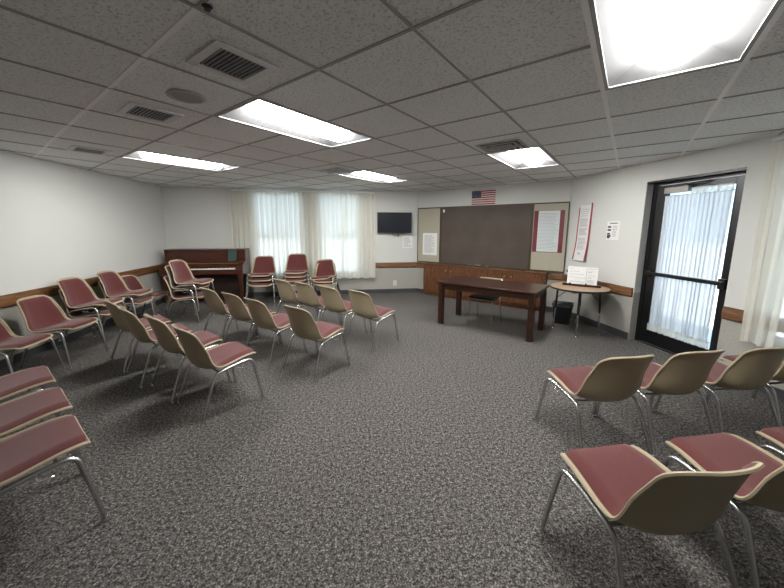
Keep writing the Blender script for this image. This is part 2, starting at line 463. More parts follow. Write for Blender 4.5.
def curtain(name, label, org, rz, x0, x1, z0, z1, npl, seed, y=-.09, amp=.026):
    t = thing(name, label, 'curtain', (org[0], org[1], 0), rz, None)
    obj('curtain_fabric', curtain_sheet(x0, x1, z0, z1, npl, amp, y, seed, fold=.30), M['sheer'], t, smooth=True)
    obj('pleat_heading', curtain_sheet(x0, x1, z1-.0, z1+.045, npl, amp*.8, y, seed+50, fold=.2, nz=2, hem=.004), M['sheer'], t, smooth=True)
    return t
curtain('window_curtain', 'cream pleated curtain beside the piano, left of the two far window curtains', (0, YF), 0, -2.42, -.72, .42, 2.27, 17, 1)
curtain('window_curtain', 'cream pleated curtain next to the wall television, right of the two far window curtains', (0, YF), 0, -.80, .70, .40, 2.27, 15, 2, y=-.125)
curtain('window_curtain', 'long cream curtain right of the black door at the photo edge', (XR, 0), R_D, -2.50, -.2, .47, 2.30, 22, 5, y=-.09, amp=.034)
for nm, lab, org, rz, x0, x1 in (('curtain_track', 'white curtain track under the ceiling above the far windows', (0, YF), 0, -2.36, .68),
                                 ('curtain_track', 'white curtain track above the curtain right of the door', (XR, 0), R_D, -2.48, -.2)):
    t = thing(nm, lab, 'curtain rail', (org[0], org[1], 0), rz)
    bm = NB(); box(bm, x0, x1, -.13, -.085, 2.325, 2.352); obj('track', bm, M['white_metal'], t, bevel=.003)
    for k in range(3):
        xx = x0+.05+(x1-x0-.1)*k/2
        bm = NB(); box(bm, xx-.012, xx+.012, -.086, -.001, 2.33, 2.348); obj('bracket', bm, M['white_metal'], t)

# ------------------------------------------------------------------ ceiling fittings
def troffer(label):
    t = thing('ceiling_light', label, 'light', group='recessed fluorescent ceiling lights')
    L_, W_ = T, T/2; e = .012; top = .085; lw = .118     # half length, half width
    bm = NB()                        # rim
    for s in (-1, 1):
        box(bm, -L_+e, L_-e, min(s*(W_-e), s*(W_-e-.018)), max(s*(W_-e), s*(W_-e-.018)), -.002, .006)
        box(bm, min(s*(L_-e), s*(L_-e-.018)), max(s*(L_-e), s*(L_-e-.018)), -W_+e+.018, W_-e-.018, -.002, .006)
    obj('rim', bm, M['tee'], t)
    bm = NB(); li, wi = L_-.030, W_-.030; lt = L_-.165
    a = [bm.verts.new(v) for v in ((-li, -wi, .004), (li, -wi, .004), (li, wi, .004), (-li, wi, .004))]
    b = [bm.verts.new(v) for v in ((-lt, -lw+.01, top), (lt, -lw+.01, top), (lt, lw-.01, top), (-lt, lw-.01, top))]
    for i in range(4): bm.faces.new((a[i], a[(i+1) % 4], b[(i+1) % 4], b[i]))
    bm.faces.new(b)
    obj('reflector', bm, M['reflect'], t)
    bm = NB(); box(bm, -L_+.004, L_-.004, -W_+.004, W_-.004, .10, .112)
    for s in (-1, 1):
        box(bm, -L_+.004, L_-.004, min(s*(W_-.004), s*(W_-.010)), max(s*(W_-.004), s*(W_-.010)), .006, .10)
        box(bm, min(s*(L_-.004), s*(L_-.010)), max(s*(L_-.004), s*(L_-.010)), -W_+.010, W_-.010, .006, .10)
    obj('housing', bm, M['white_metal'], t)
    bm = NB(); prof = [(lw*math.cos(PI*k/12)*.98, .078-.094*math.sin(PI*k/12)) for k in range(13)]
    lx = lt+.005
    a = [bm.verts.new((-lx, y, z)) for y, z in prof]; b = [bm.verts.new((lx, y, z)) for y, z in prof]
    for i in range(12): bm.faces.new((a[i], a[i+1], b[i+1], b[i]))
    bm.faces.new(a); bm.faces.new(b)
    obj('lens', bm, M['lens'], t, smooth=True)
    return t
tlabs = ['large lit ceiling light nearest the camera, at the top right', 'lit ceiling light between the square vents and the middle of the room',
         'lit ceiling light nearest the white left wall', 'lit ceiling light in front of the far window curtains',
         'lit ceiling light above the desk and chalkboard', 'lit ceiling light behind the camera position', 'lit ceiling light near the back wall']
first = None
for (a, b), lab in zip(TROF, tlabs):
    x, y = gp(a+1, b+.5)
    if first is None:
        first = troffer(lab); first.location = (x, y, CE); first.rotation_euler = (0, 0, PI/4)
    else: copy_thing(first, (x, y, CE), PI/4, lab)

def vent(label, half, nsl, tilt=1):
    t = thing('ceiling_vent', label, 'vent', group='square louvred ceiling vents')
    bm = NB(); h = half; w = .045
    for s in (-1, 1):
        box(bm, -h, h, min(s*h, s*(h-w)), max(s*h, s*(h-w)), -.008, -.001)
        box(bm, min(s*h, s*(h-w)), max(s*h, s*(h-w)), -h+w, h-w, -.008, -.001)
    obj('frame', bm, M['vent_white'], t, bevel=.002)
    bm = NB(); box(bm, -h+w, h-w, -h+w, h-w, -.0015, .0005); obj('backing', bm, M['vent_dark'], t)
    for k in range(nsl):
        y = -h+w+(2*(h-w))*(k+.5)/nsl
        bm = NB(); v = [bm.verts.new(p) for p in ((-h+w, y-.002, -.009), (h-w, y-.002, -.009), (h-w, y+.000, -.0016), (-h+w, y+.000, -.0016),
             (-h+w, y+.001, -.009), (h-w, y+.001, -.009), (h-w, y+.003, -.0016), (-h+w, y+.003, -.0016))]
        for f in ((0, 1, 2, 3), (7, 6, 5, 4), (0, 4, 5, 1), (3, 2, 6, 7), (0, 3, 7, 4), (1, 5, 6, 2)): bm.faces.new([v[i] for i in f])
        obj('louvre', bm, M['louvre'], t)
    return t
v0 = vent('square louvred ceiling vent nearest the camera, top left', .165, 11)
x, y = gp(.5, .52); v0.location = (x, y, CE); v0.rotation_euler = (0, 0, PI*.75)
for (a, b), lab in (((.5, 2.52), 'square louvred ceiling vent between the round speaker and the left wall light'),
                    ((.52, 5.72), 'square louvred ceiling vent farthest left, close to the left wall')):
    x, y = gp(a, b); copy_thing(v0, (x, y, CE), PI*.75, lab)
t = thing('slot_vent', 'thin white slot vent on the ceiling beyond the left wall light', 'vent', (*gp(2.63, 6.67), CE), PI/4)
bm = NB(); box(bm, -.20, .20, -.055, -.028, -.010, -.001); box(bm, -.20, .20, .028, .055, -.010, -.001); box(bm, -.20, -.17, -.028, .028, -.010, -.001); box(bm, .17, .20, -.028, .028, -.010, -.001)
obj('frame', bm, M['vent_white'], t)
bm = NB(); box(bm, -.17, .17, -.028, .028, -.004, -.001); obj('backing', bm, M['vent_dark'], t)

def diffuser(label):
    t = thing('ceiling_diffuser', label, 'vent', group='stepped square air diffusers')
    for k, (h, z) in enumerate(((.215, -.004), (.165, -.010), (.115, -.016), (.065, -.021))):
        bm = NB(); w = .026
        for s in (-1, 1):
            box(bm, -h, h, min(s*h, s*(h-w)), max(s*h, s*(h-w)), z-.006, z)
            box(bm, min(s*h, s*(h-w)), max(s*h, s*(h-w)), -h+w, h-w, z-.006, z)
        obj('ring', bm, M['grey_metal'], t)
    bm = NB(); box(bm, -.20, .20, -.20, .20, -.003, -.001); obj('backing', bm, M['vent_dark'], t)
    bm = NB(); box(bm, -.010, .010, -.19, .19, -.026, -.003); obj('spine', bm, M['grey_metal'], t)
    return t
d0 = diffuser('square stepped air diffuser behind the ceiling light above the desk')
x, y = gp(4.65, -.47); d0.location = (x, y, CE); d0.rotation_euler = (0, 0, PI/4)
x, y = gp(4.65, 3.55); copy_thing(d0, (x, y, CE), PI/4, 'square stepped air diffuser in front of the light by the far windows')

sp = thing('ceiling_speaker', 'round ceiling speaker grille between two square vents', 'speaker', (*gp(.55, 1.6), CE))
bm = NB(); lathe(bm, [(.115, -.001), (.112, -.007), (.090, -.009), (.088, -.004)], n=32); obj('ring', bm, M['grey_metal'], sp, smooth=True)
bm = NB(); lathe(bm, [(.087, -.0015), (.086, -.006), (.05, -.0075), (.01, -.008)], n=32)
obj('grille', bm, simple('speaker_grille', (.33, .33, .32), .6, bump=.6, bscale=400), sp)
sk = thing('ceiling_sensor', 'tiny dark sprinkler head on the ceiling at the top edge', 'sprinkler', (*gp(.03, -.07), CE))
bm = NB(); lathe(bm, [(.020, -.001), (.018, -.004), (.008, -.006), (.006, -.011)], n=14); obj('stem', bm, M['dark_steel'], sk)
bm = NB(); lathe(bm, [(.010, -.0115), (.012, -.014)], n=14); obj('deflector', bm, M['dark_steel'], sk)

# ------------------------------------------------------------------ chair
# columns: y, z, half width, edge shift y, edge shift z
SH = [(.248, .412, .196, .000, .006), (.234, .434, .206, .000, .007), (.155, .436, .215, .000, .008), (.060, .422, .224, .002, .011),
      (-.030, .403, .231, .010, .018), (-.110, .386, .236, .024, .038), (-.175, .402, .236, .052, .044), (-.212, .462, .229, .068, .032),
      (-.236, .550, .215, .074, .018), (-.258, .636, .201, .064, .006), (-.279, .714, .189, .052, .000), (-.302, .764, .179, .038, -.004)]
def shell_pt(s, u, inset=0.0, lift=0.0):
    y, z, w, ey, ez = interp(SH, s)
    # corner rounding at both ends (length measured along the profile, ~0.78 m in all)
    Ltot = .80; r = .095; w_ = w
    dend = min(s, 1-s)*Ltot
    if dend < r: w_ = w - r*.9 + math.sqrt(max(0, r*r-(r-dend)**2))*.9
    w_ = max(.02, w_-inset)
    k = abs(u)**2.4 * (w_/w)**2
    y2, z2, *_ = interp(SH, min(1, s+.01)); y1, z1, *_ = interp(SH, max(0, s-.01))
    ty, tz = y2-y1, z2-z1; l = math.hypot(ty, tz); ny, nz = tz/l, -ty/l      # towards sitter
    if nz < 0 and abs(ny) < abs(nz): ny, nz = -ny, -nz
    return Vector((u*w_, y+ey*k+ny*lift, z+ez*k+nz*lift))

def make_shell():
    bm = NB(); NS, NU = 26, 12
    front, back = [], []
    ss = [0.5-0.5*math.cos(PI*i/NS)*1.0 for i in range(NS+1)]
    ss = [0.35*a + 0.65*i/NS for i, a in enumerate(ss)]
    for s in ss:
        front.append([bm.verts.new(shell_pt(s, -1+2*j/NU, 0, .003)) for j in range(NU+1)])
        back.append([bm.verts.new(shell_pt(s, -1+2*j/NU, 0, -.004)) for j in range(NU+1)])
    for G in (front, back):
        for A, B in zip(G, G[1:]):
            for j in range(NU): bm.faces.new((A[j], A[j+1], B[j+1], B[j]))
    loopf = front[0] + [r[-1] for r in front[1:]] + front[-1][-2::-1] + [r[0] for r in front[-2:0:-1]]
    loopb = back[0] + [r[-1] for r in back[1:]] + back[-1][-2::-1] + [r[0] for r in back[-2:0:-1]]
    n = len(loopf)
    for i in range(n): bm.faces.new((loopf[i], loopf[(i+1) % n], loopb[(i+1) % n], loopb[i]))
    # rolled bead round the edge
    pts = [(a.co+b.co)/2 for a, b in zip(loopf, loopb)]
    tube(bm, pts, .0085, 6, closed=True)
    return bm

def make_pad(s0, s1, inset, th, flat0, flat1):
    bm = NB(); NS, NU = 14, 12; rows = []
    for i in range(NS+1):
        f = i/NS; s = s0+(s1-s0)*f; row = []
        for j in range(NU+1):
            u = -1+2*j/NU
            d = 1.0
            eu = min(1, (1-abs(u))/.14)
            e0 = 1 if flat0 else min(1, f/.12); e1 = 1 if flat1 else min(1, (1-f)/.12)
            if flat0: e0 = .55+.45*min(1, f/.15)
            if flat1: e1 = .55+.45*min(1, (1-f)/.15)
            hgt = math.sqrt(max(0, 1-(1-eu)**2))*math.sqrt(max(0, 1-(1-e0)**2))*math.sqrt(max(0, 1-(1-e1)**2))
            row.append(bm.verts.new(shell_pt(s, u, inset, .0035+th*hgt)))
        rows.append(row)
    for A, B in zip(rows, rows[1:]):
        for j in range(NU): bm.faces.new((A[j], A[j+1], B[j+1], B[j]))
    return bm

def make_chair(label, pad='maroon'):
    t = thing('stacking_chair', label, 'chair')
    obj('seat_shell', make_shell(), M['shell'], t, smooth=True)
    obj('seat_cushion', make_pad(.058, .52, .018, .022, False, True), M[pad], t, smooth=True)
    obj('back_cushion', make_pad(.515, .96, .019, .017, True, False), M[pad], t, smooth=True)
    for s in (-1, 1):
        path = [(s*.264, .252, .016), (s*.235, .190, .416), (s*.230, .04, .400), (s*.232, -.130, .372), (s*.264, -.256, .016)]
        bm = NB(); tube(bm, fillet(path, .06, 5), .0122, 10)
        fr = obj('leg', bm, M['chrome'], t, smooth=True)
        for p in (path[0], path[-1]):
            bm = NB(); lathe(bm, [(.010, .0), (.0165, .003), (.0165, .009), (.012, .018), (.0115, .03)], p[0], p[1], 12)
            obj('foot_glide', bm, M['glide'], fr, smooth=True)
    for y, z in ((.120, .392), (-.075, .366)):
        bm = NB(); tube(bm, fillet([(-.221, y, z+.006), (-.15, y, z-.006), (.15, y, z-.006), (.221, y, z+.006)], .05, 3), .0085, 6)
        obj('cross_bar', bm, M['chrome'], t, smooth=True)
    bm = NB(); tube(bm, fillet([(.228, .05, .389), (.262, .045, .374), (.262, .10, .366), (.236, .105, .372)], .014, 3), .0035, 6)
    obj('linking_hook', bm, M['chrome'], t)
    bm = NB(); #, (.262, .055, .378), (.262, .10, .368), (.232, .105, .374)], .014, 3), .0035, 6)
    tube(bm, fillet([(-.228, .05, .394), (-.243, .05, .368), (-.243, .09, .368), (-.228, .09, .396)], .012, 3), .0035, 6)
    obj('linking_hook', bm, M['chrome'], t)
    return t

proto = None
def chair(x, y, z, deg, label, group, tilt=(0, 0)):
    "deg: 0 faces +Y, -90 faces +X"
    global proto
    rz = math.radians(deg)
    if proto is None:
        proto = make_chair(label); proto.location = (x, y, z); proto.rotation_euler = (tilt[0], tilt[1], rz); proto['group'] = group
        return proto
    return copy_thing(proto, (x, y, z), rz, label, group, tilt)

G1 = 'chairs in the left block facing the chalkboard'
nth = ['right-hand end', 'second from the right', 'second from the left', 'left-hand end']
for row, desc, pts, da in (
    ('nearest the camera', 'third row back', [(-1.13, 2.87), (-1.55, 3.26), (-1.98, 3.60), (-2.39, 4.01)], (-47, -46, -48, -46)),
    ('middle', 'second row', [(-.34, 3.45), (-.86, 3.88), (-1.24, 4.26), (-1.64, 4.63)], (-44, -46, -44, -45)),
    ('front', 'front row', [(.34, 4.17), (-.07, 4.53), (-.45, 4.90), (-.81, 5.24)], (-50, -47, -45, -46))):
    for k, (x, y) in enumerate(pts):
        if desc == 'third row back': lab = 'maroon chair at the %s of the left block row nearest the camera' % nth[k]
        elif desc == 'second row': lab = 'maroon chair at the %s of the left block middle row' % nth[k]
        else: lab = 'maroon chair at the %s of the left block front row' % nth[k]
        lab = lab.replace('at the second', 'second').replace(' of the left block front', ' of the left front')
        chair(x, y, 0, da[k], lab, G1)
for (x, y), lab in (((-1.66, 1.70), 'nearest and largest of the three cropped maroon seats at the left photo edge'),
                    ((-2.03, 2.09), 'middle of the three cropped maroon seats at the left photo edge'),
                    ((-2.44, 2.50), 'farthest of the three cropped maroon seats at the left photo edge')):
    chair(x, y, 0, -45, lab, 'cropped chairs at the left edge')
# right block facing the far wall
for (x, y), lab in (((1.25, 1.055), 'large maroon chair seen from behind, nearest the camera at lower right'),
                    ((1.86, 1.06), 'maroon chair just right of the large nearest one at lower right'),
                    ((2.44, 1.06), 'maroon chair partly cropped by the right edge in the nearest right row')):
    chair(x, y, 0, 0, lab, 'nearest row of chairs on the right')
for (x, y), lab in (((1.77, 1.93), 'leftmost maroon chair of the right row closer to the door'),
                    ((2.32, 1.94), 'second maroon chair from the left in the row closer to the door'),
                    ((2.88, 1.93), 'third maroon chair from the left, below the right window curtain'),
                    ((3.42, 1.95), 'last maroon chair of the row, against the right wall')):
    chair(x, y, 0, 1, lab, 'row of chairs on the right near the door')
# chairs along the left wall, facing into the room
GW = 'chairs lined along the left wall'
chair(-3.28, 3.48, 0, -88, 'single maroon chair cropped at the left edge along the white wall', GW)
chair(-3.27, 4.09, 0, -92, 'single maroon chair along the left wall, under the wooden rail', GW)
def stack(x, y, deg, n, labs, dz=.088, back=.012, group='stacked maroon chairs', last=None):
    f = math.radians(deg)
    for k in range(n):
        fx, fy = -math.sin(f)*back*k, math.cos(f)*back*k
        t = (0, 0); d = deg; zz = dz*k; ex = 0
        if last and k == n-1: t, d, zz = last[0], deg+last[1], zz+last[2]
        chair(x+fx, y+fy, zz, d, labs[k], group, t)
stack(-3.33, 4.69, -91, 2, ['lower chair of the pair stacked on the left wall nearest the camera', 'upper maroon chair of the pair stacked on the left wall nearest the camera'], dz=.125, back=0)
stack(-3.30, 5.31, -90, 2, ['lower chair of the second pair stacked along the left wall', 'upper maroon chair of the second pair stacked along the left wall'], dz=.13, back=0)
chair(-3.30, 5.76, 0, -90, 'maroon chair on the left wall just beyond the two stacked pairs', GW)
chair(-2.60, 5.66, 0, -92, 'bottom chair of the loose stack of three in front of the piano', 'chairs by the piano')
chair(-2.63, 5.71, .155, -97, 'middle chair of the loose stack of three in front of the piano', 'chairs by the piano', (-.05, 0))
chair(-2.56, 5.70, .235, -99, 'top maroon chair of the loose stack in front of the piano', 'chairs by the piano', (-.05, 0))
# stacks under the far windows, facing the room
stack(-1.67, 6.72, 180, 3, ['bottom chair of the window stack beside the piano', 'middle chair of the window stack beside the piano', 'top maroon chair of the window stack beside the piano'], dz=.10, back=.0)
stack(-1.00, 6.74, 181, 4, ['bottom chair of the middle stack under the windows', 'second chair up in the middle stack under the windows',
      'third chair up in the middle stack under the windows', 'top maroon chair of the middle and tallest window stack'], dz=.080, back=.0)
stack(-.42, 6.68, 176, 3, ['bottom chair of the right-hand stack under the windows', 'middle chair of the right-hand stack under the windows',
      'tilted top maroon chair of the right-hand stack under the windows'], dz=.06, back=.0, last=((0, .09), -8, .0))

# ------------------------------------------------------------------ desk
DR = math.radians(-46)
dk = thing('desk', 'long dark walnut table standing in front of the chalkboard', 'table', (2.26, 4.64, 0), DR)
bm = NB(); box(bm, -.76, .76, -.385, .385, .672, .705); obj('tabletop', bm, M['desk'], dk, bevel=.006)
bm = NB(); box(bm, -.70, .70, -.345, -.32, .585, .672); box(bm, -.70, .70, .32, .345, .585, .672)
box(bm, -.715, -.69, -.32, .32, .585, .672); box(bm, .69, .715, -.32, .32, .585, .672); obj('apron', bm, M['desk'], dk)
for sx in (-1, 1):
    for sy in (-1, 1):
        bm = NB(); cx, cy = sx*.695, sy*.325; h = .038
        box(bm, cx-h, cx+h, cy-h, cy+h, 0, .672); obj('leg', bm, M['desk'], dk, bevel=.004)
# chair behind the desk
oc = thing('desk_chair', 'small black-seated chair with pale metal legs tucked behind the desk', 'chair', (2.27, 4.86, 0), math.radians(134))
bm = NB(); box(bm, -.20, .20, -.19, .20, .425, .455); obj('seat', bm, M['black_fab'], oc, bevel=.014)
bm = NB(); box(bm, -.195, .195, -.185, .195, .410, .424); obj('seat_pan', bm, M['shell'], oc, bevel=.003)
for s in (-1, 1):
    bm = NB(); tube(bm, [(s*.205, .20, .005), (s*.175, .165, .41)], .011); obj('leg', bm, M['chrome'], oc, smooth=True)
    bm = NB(); tube(bm, fillet([(s*.21, -.23, .005), (s*.185, -.17, .40), (s*.185, -.20, .55), (s*.175, -.25, .715)], .05), .011); obj('leg', bm, M['chrome'], oc, smooth=True)
bm = NB()
pr = [(-.20, -.235), (-.12, -.262), (0, -.272), (.12, -.262), (.20, -.235)]
prism(bm, pr + [(x, y-.018) for x, y in pr[::-1]], .700, .720); obj('back_rail', bm, M['shell'], oc, bevel=.005)

# ------------------------------------------------------------------ cabinet under the chalkboard (frame of the corner wall)
cb = thing('cabinet', 'long low oak cabinet built under the chalkboard', 'cabinet', (K0.x, K0.y, 0), KR)
CD = .13
bm = NB(); box(bm, .27, 2.91, -CD, -.002, .06, .725); box(bm, .29, 2.89, -CD+.03, -.004, 0, .06); obj('carcass', bm, M['oak'], cb)
bm = NB(); box(bm, .25, 2.93, -CD-.02, -.002, .725, .752); obj('countertop', bm, M['rail'], cb, bevel=.004)
for k in range(4):
    a = .295+k*.65; b = a+.62
    bm = NB(); box(bm, a, b, -CD-.018, -CD-.001, .10, .70); d = obj('door', bm, M['oak'], cb, bevel=.004)
    bm = NB(); hx = (b-.05) if k % 2 == 0 else (a+.05)
    lathe(bm, [(.012, 0), (.010, .012), (.016, .02), (.010, .028)], 0, 0, 12)
    bmesh.ops.rotate(bm, verts=bm.verts, cent=(0, 0, 0), matrix=Matrix.Rotation(PI/2, 3, 'X'))
    bmesh.ops.translate(bm, verts=bm.verts, vec=(hx, -CD-.018, .62)); obj('knob', bm, M['gold'], d)

# ------------------------------------------------------------------ chalkboard with tack panels
bd = thing('chalkboard', 'wide brown chalkboard between two beige tack panels', 'board', (K0.x, K0.y, 0), KR)
U = [.02, .637, 2.575, 3.18]; Z0, Z1 = .765, 2.01
bm = NB(); box(bm, U[1]+.015, U[2]-.015, -.022, -.003, Z0+.01, Z1-.01); obj('slate', bm, M['chalk'], bd)
for a, b in ((U[0], U[1]), (U[2], U[3])):
    bm = NB(); box(bm, a+.012, b-.012, -.020, -.003, Z0+.01, Z1-.01); obj('tack_panel', bm, M['cork'], bd)
bm = NB(); w = .018
for z in ((Z0-.01, Z0+.014), (Z1-.014, Z1+.008)): box(bm, U[0], U[3], -.032, -.002, *z)
for u in U:
    ww = .022 if u in (U[1], U[2]) else .010
    box(bm, max(U[0], u-ww), min(U[3]+.005, u+ww), -.031, -.002, Z0+.014, Z1-.014)
obj('frame', bm, M['brd_frame'], bd)
bm = NB(); box(bm, U[1]+.03, U[2]-.03, -.10, -.0325, Z0-.008, Z0+.006); box(bm, U[1]+.03, U[2]-.03, -.104, -.10, Z0-.008, Z0+.018); obj('chalk_tray', bm, M['brd_frame'], bd)
tag(setm(obj('eraser', (lambda bm: (box(bm, 1.50, 1.62, -.09, -.045, Z0+.0065, Z0+.032), bm)[-1])(NB()), M['greyink'], bevel=.004), K0, KR), 'small grey eraser lying on the chalk tray', 'eraser')
for i, u in enumerate((1.34, 1.40, 1.72)):
    tag(setm(obj('chalk_stick', (lambda bm: (tube(bm, [(u, -.07-.008*i, Z0+.012), (u+.07, -.066, Z0+.012)], .0055), bm)[-1])(NB()), M['paper']), K0, KR),
        ('white chalk stick at the left on the chalk tray', 'white chalk stick just left of the grey eraser', 'white chalk stick right of the grey eraser')[i], 'chalk', 'chalk on the tray')

def text_rows(bm, x0, x1, z0, z1, n, y, h, seed, gap=.012, wmin=.6, mi=0):
    "rows of small word-like blocks"
    rnd = random.Random(seed)
    for k in range(n):
        z = z1-(z1-z0)*(k+.5)/n; x = x0; end = x0+(x1-x0)*rnd.uniform(wmin, 1)
        while x < end:
            w_ = rnd.uniform(.010, .032)
            box(bm, x, min(x+w_, end), y-.0004, y, z-h/2, z+h/2, mi); x += w_+gap*.6
def sheet(name, label, org, rz, x0, x1, z0, z1, y, rows, cat='paper', seed=1, ink='greyink', tilt=0):
    t = thing(name, label, cat, (org[0], org[1], 0), rz)
    bm = NB(); box(bm, x0, x1, y-.0015, y, z0, z1); obj('page', bm, M['paper'], t)
    bm = NB(); m = (x1-x0)*.12
    text_rows(bm, x0+m, x1-m, z0+m, z1-m, rows, y-.0016, (z1-z0)/rows*.32, seed); obj('printing', bm, M[ink], t)
    return t
sheet('tacked_notice', 'white printed sheet pinned to the left beige tack panel', K0, KR, .17, .55, .935, 1.44, -.021, 22, seed=3)
tag(setm(obj('paper_slip', (lambda bm: (box(bm, .685, .73, -.024, -.0225, 1.90, 1.96), bm)[-1])(NB()), M['paper']), K0, KR), 'tiny white slip at the top left corner of the chalkboard', 'paper')
# laminated poster on the right tack panel
po = thing('laminated_poster', 'glossy laminated sheet with maroon side strips on the right tack panel', 'poster', (K0.x, K0.y, 0), KR)
pa, pb, pz0, pz1 = 2.61, 3.12, 1.115, 1.875
bm = NB(); box(bm, pa, pb, -.0215, -.0202, pz0, pz1); obj('backing', bm, M['maroon_paper'], po)
bm = NB(); box(bm, pa+.075, pb-.075, -.0235, -.0218, pz0+.01, pz1-.005); obj('page', bm, M['paper'], po)
bm = NB()
text_rows(bm, pa+.09, pb-.09, pz0+.05, pz1-.04, 26, -.0237, .006, 11, .006, .8); obj('printing', bm, simple('lilac_grey_print', (.33, .31, .37), .3), po)
bm = NB()
NX, NZ = 8, 14; g = []
rn = random.Random(4)
for j in range(NZ+1):
    g.append([bm.verts.new((pa-.004+(pb-pa+.008)*i/NX, -.0275+rn.uniform(-.003, .002), pz0-.004+(pz1-pz0+.008)*j/NZ)) for i in range(NX+1)])
for j in range(NZ):
    for i in range(NX): bm.faces.new((g[j][i], g[j][i+1], g[j+1][i+1], g[j+1][i]))
obj('plastic_cover', bm, M['glass'], po, smooth=True)
# flag above the board
fl = thing('flag', 'small American flag pinned above the chalkboard', 'flag', (K0.x, K0.y, 0), KR)
fa, fb, fz0, fz1 = 1.35, 1.85, 2.035, 2.312
bm = NB(); NX = 20; NZ = 13
g = []
for j in range(NZ+1):
    g.append([bm.verts.new((fa+(fb-fa)*i/NX, -.014-.006*math.sin(i*.9)*(i/NX), fz0+(fz1-fz0)*j/NZ+.004*math.sin(i*.5)*(i/NX))) for i in range(NX+1)])
for j in range(NZ):
    for i in range(NX):
        f = bm.faces.new((g[j][i], g[j][i+1], g[j+1][i+1], g[j+1][i]))
        f.material_index = 2 if (j >= 6 and i < 8) else (0 if j % 2 == 0 else 1)
o = obj('flag_cloth', bm, [M['flag_red'], M['flag_white'], M['flag_blue']], fl)
sm = o.modifiers.new('Solidify', 'SOLIDIFY'); sm.thickness = .0015
bm = NB()
for r in range(9):
    for c in range(6 if r % 2 == 0 else 5):
        cx = fa+.015+(c+(0 if r % 2 == 0 else .5))*.0335; cz = fz0+(fz1-fz0)*6/13+.010+r*.0158
        v = []
        for k in range(10):
            rr = .0062 if k % 2 == 0 else .0026
            v.append(bm.verts.new((cx+rr*math.sin(k*PI/5), -.0212, cz+rr*math.cos(k*PI/5))))
        bm.faces.new(v)
obj('stars', bm, M['flag_white'], fl)

# ------------------------------------------------------------------ right wall papers (frame x=-Y)
sc = thing('hanging_scroll', 'long white paper scroll with red side borders on the right wall', 'scroll', (XR, 0, 0), R_D)
def wavy(x0, x1, z0, z1, y, amp, th, nz=24):
    bm = NB(); rows = []
    for j in range(nz+1):
        t = j/nz; z = z1+(z0-z1)*t; yy = y-amp*(.5-.5*math.cos(PI*t*3))*t - .020*t**3; dx = -.03*t*t
        rows.append([bm.verts.new((x0+dx, yy, z)), bm.verts.new((x1+dx, yy, z)), bm.verts.new((x1+dx, yy+th, z)), bm.verts.new((x0+dx, yy+th, z))])
    for A, B in zip(rows, rows[1:]):
        for k in range(4): bm.faces.new((A[k], A[(k+1) % 4], B[(k+1) % 4], B[k]))
    bm.faces.new(rows[0]); bm.faces.new(rows[-1][::-1]); return bm
obj('red_border', wavy(-4.965, -4.94, 1.03, 1.90, -.006, .012, .002), M['red'], sc)
obj('red_border', wavy(-4.70, -4.67, 1.02, 1.96, -.006, .012, .002), M['red'], sc)
obj('page', wavy(-4.94, -4.70, 1.02, 1.93, -.006, .012, .002), M['paper'], sc)
bm = NB()
for j, (za, zb, n) in enumerate(((1.74, 1.88, 4), (1.58, 1.72, 8), (1.44, 1.56, 7), (1.20, 1.40, 9))):
    rnd = random.Random(j)
    for k in range(n):
        z = zb-(zb-za)*(k+.5)/n; t = (1.95-z)/.92; yy = -.0065-.012*(.5-.5*math.cos(PI*t*3))*t-.020*t**3; dx = -.03*t*t
        box(bm, -4.91+dx, -4.74+dx+rnd.uniform(-.03, .01), yy-.0012, yy-.0004, z-.003, z+.003)
t = (1.95-1.11)/.92
box(bm, -4.87, -4.835, -.0340, -.0325, 1.125, 1.15)
obj('printing', bm, M['greyink'], sc)
nt_ = thing('wall_notice', 'small white notice with black picture marks on the right wall near the door', 'notice', (XR, 0, 0), R_D)
bm = NB(); box(bm, -4.35, -4.125, -.003, -.0015, 1.385, 1.66); obj('page', bm, M['paper'], nt_)
bm = NB(); text_rows(bm, -4.30, -4.16, 1.615, 1.645, 1, -.0032, .014, 2, .004, .95); text_rows(bm, -4.24, -4.145, 1.43, 1.60, 7, -.0032, .007, 5)
for z in (1.575, 1.53, 1.475, 1.445, 1.42):
    lathe_b = box(bm, -4.335, -4.275-.01*math.sin(z*90), -.0036, -.0031, z-.012, z+.014)
obj('printing', bm, M['ink'], nt_)
# ------------------------------------------------------------------ television and notice on the far wall
tv = thing('television', 'black flat television on a bracket on the far wall', 'television', (1.155, YF, 1.675), math.radians(-3))
bm = NB(); box(bm, -.40, .40, -.115, -.075, -.235, .235); obj('bezel', bm, M['tvb'], tv, bevel=.005)
bm = NB(); box(bm, -.387, .387, -.1175, -.1155, -.215, .224); obj('screen', bm, M['tv'], tv)
bm = NB(); box(bm, -.12, .12, -.074, -.055, -.14, .14); box(bm, -.05, .05, -.055, -.020, -.05, .05); obj('wall_bracket', bm, M['tvb'], tv)
bm = NB(); tube(bm, fillet([(-.05, -.06, -.14), (-.04, -.05, -.28), (.03, -.05, -.30), (.09, -.03, -.27), (.10, -.03, -.22)], .04), .006)
box(bm, .08, .12, -.05, -.02, -.31, -.28); obj('power_cable', bm, M['tvb'], tv)
sheet('wall_sheet', 'pale printed sheet on the far wall below the television', (0, YF), 0, 1.36, 1.60, 1.08, 1.37, -.002, 10, seed=9)
ol = thing('wall_outlet', 'ivory power outlet low on the far wall', 'outlet', (1.18, YF, .24))
bm = NB(); box(bm, -.038, .038, -.006, -.0005, -.06, .06); obj('cover_plate', bm, M['outlet'], ol, bevel=.002)
for s in (-1, 1):
    bm = NB(); box(bm, -.016, .016, -.008, -.0062, s*.024-.013, s*.024+.013); obj('socket', bm, M['greyink'], ol)

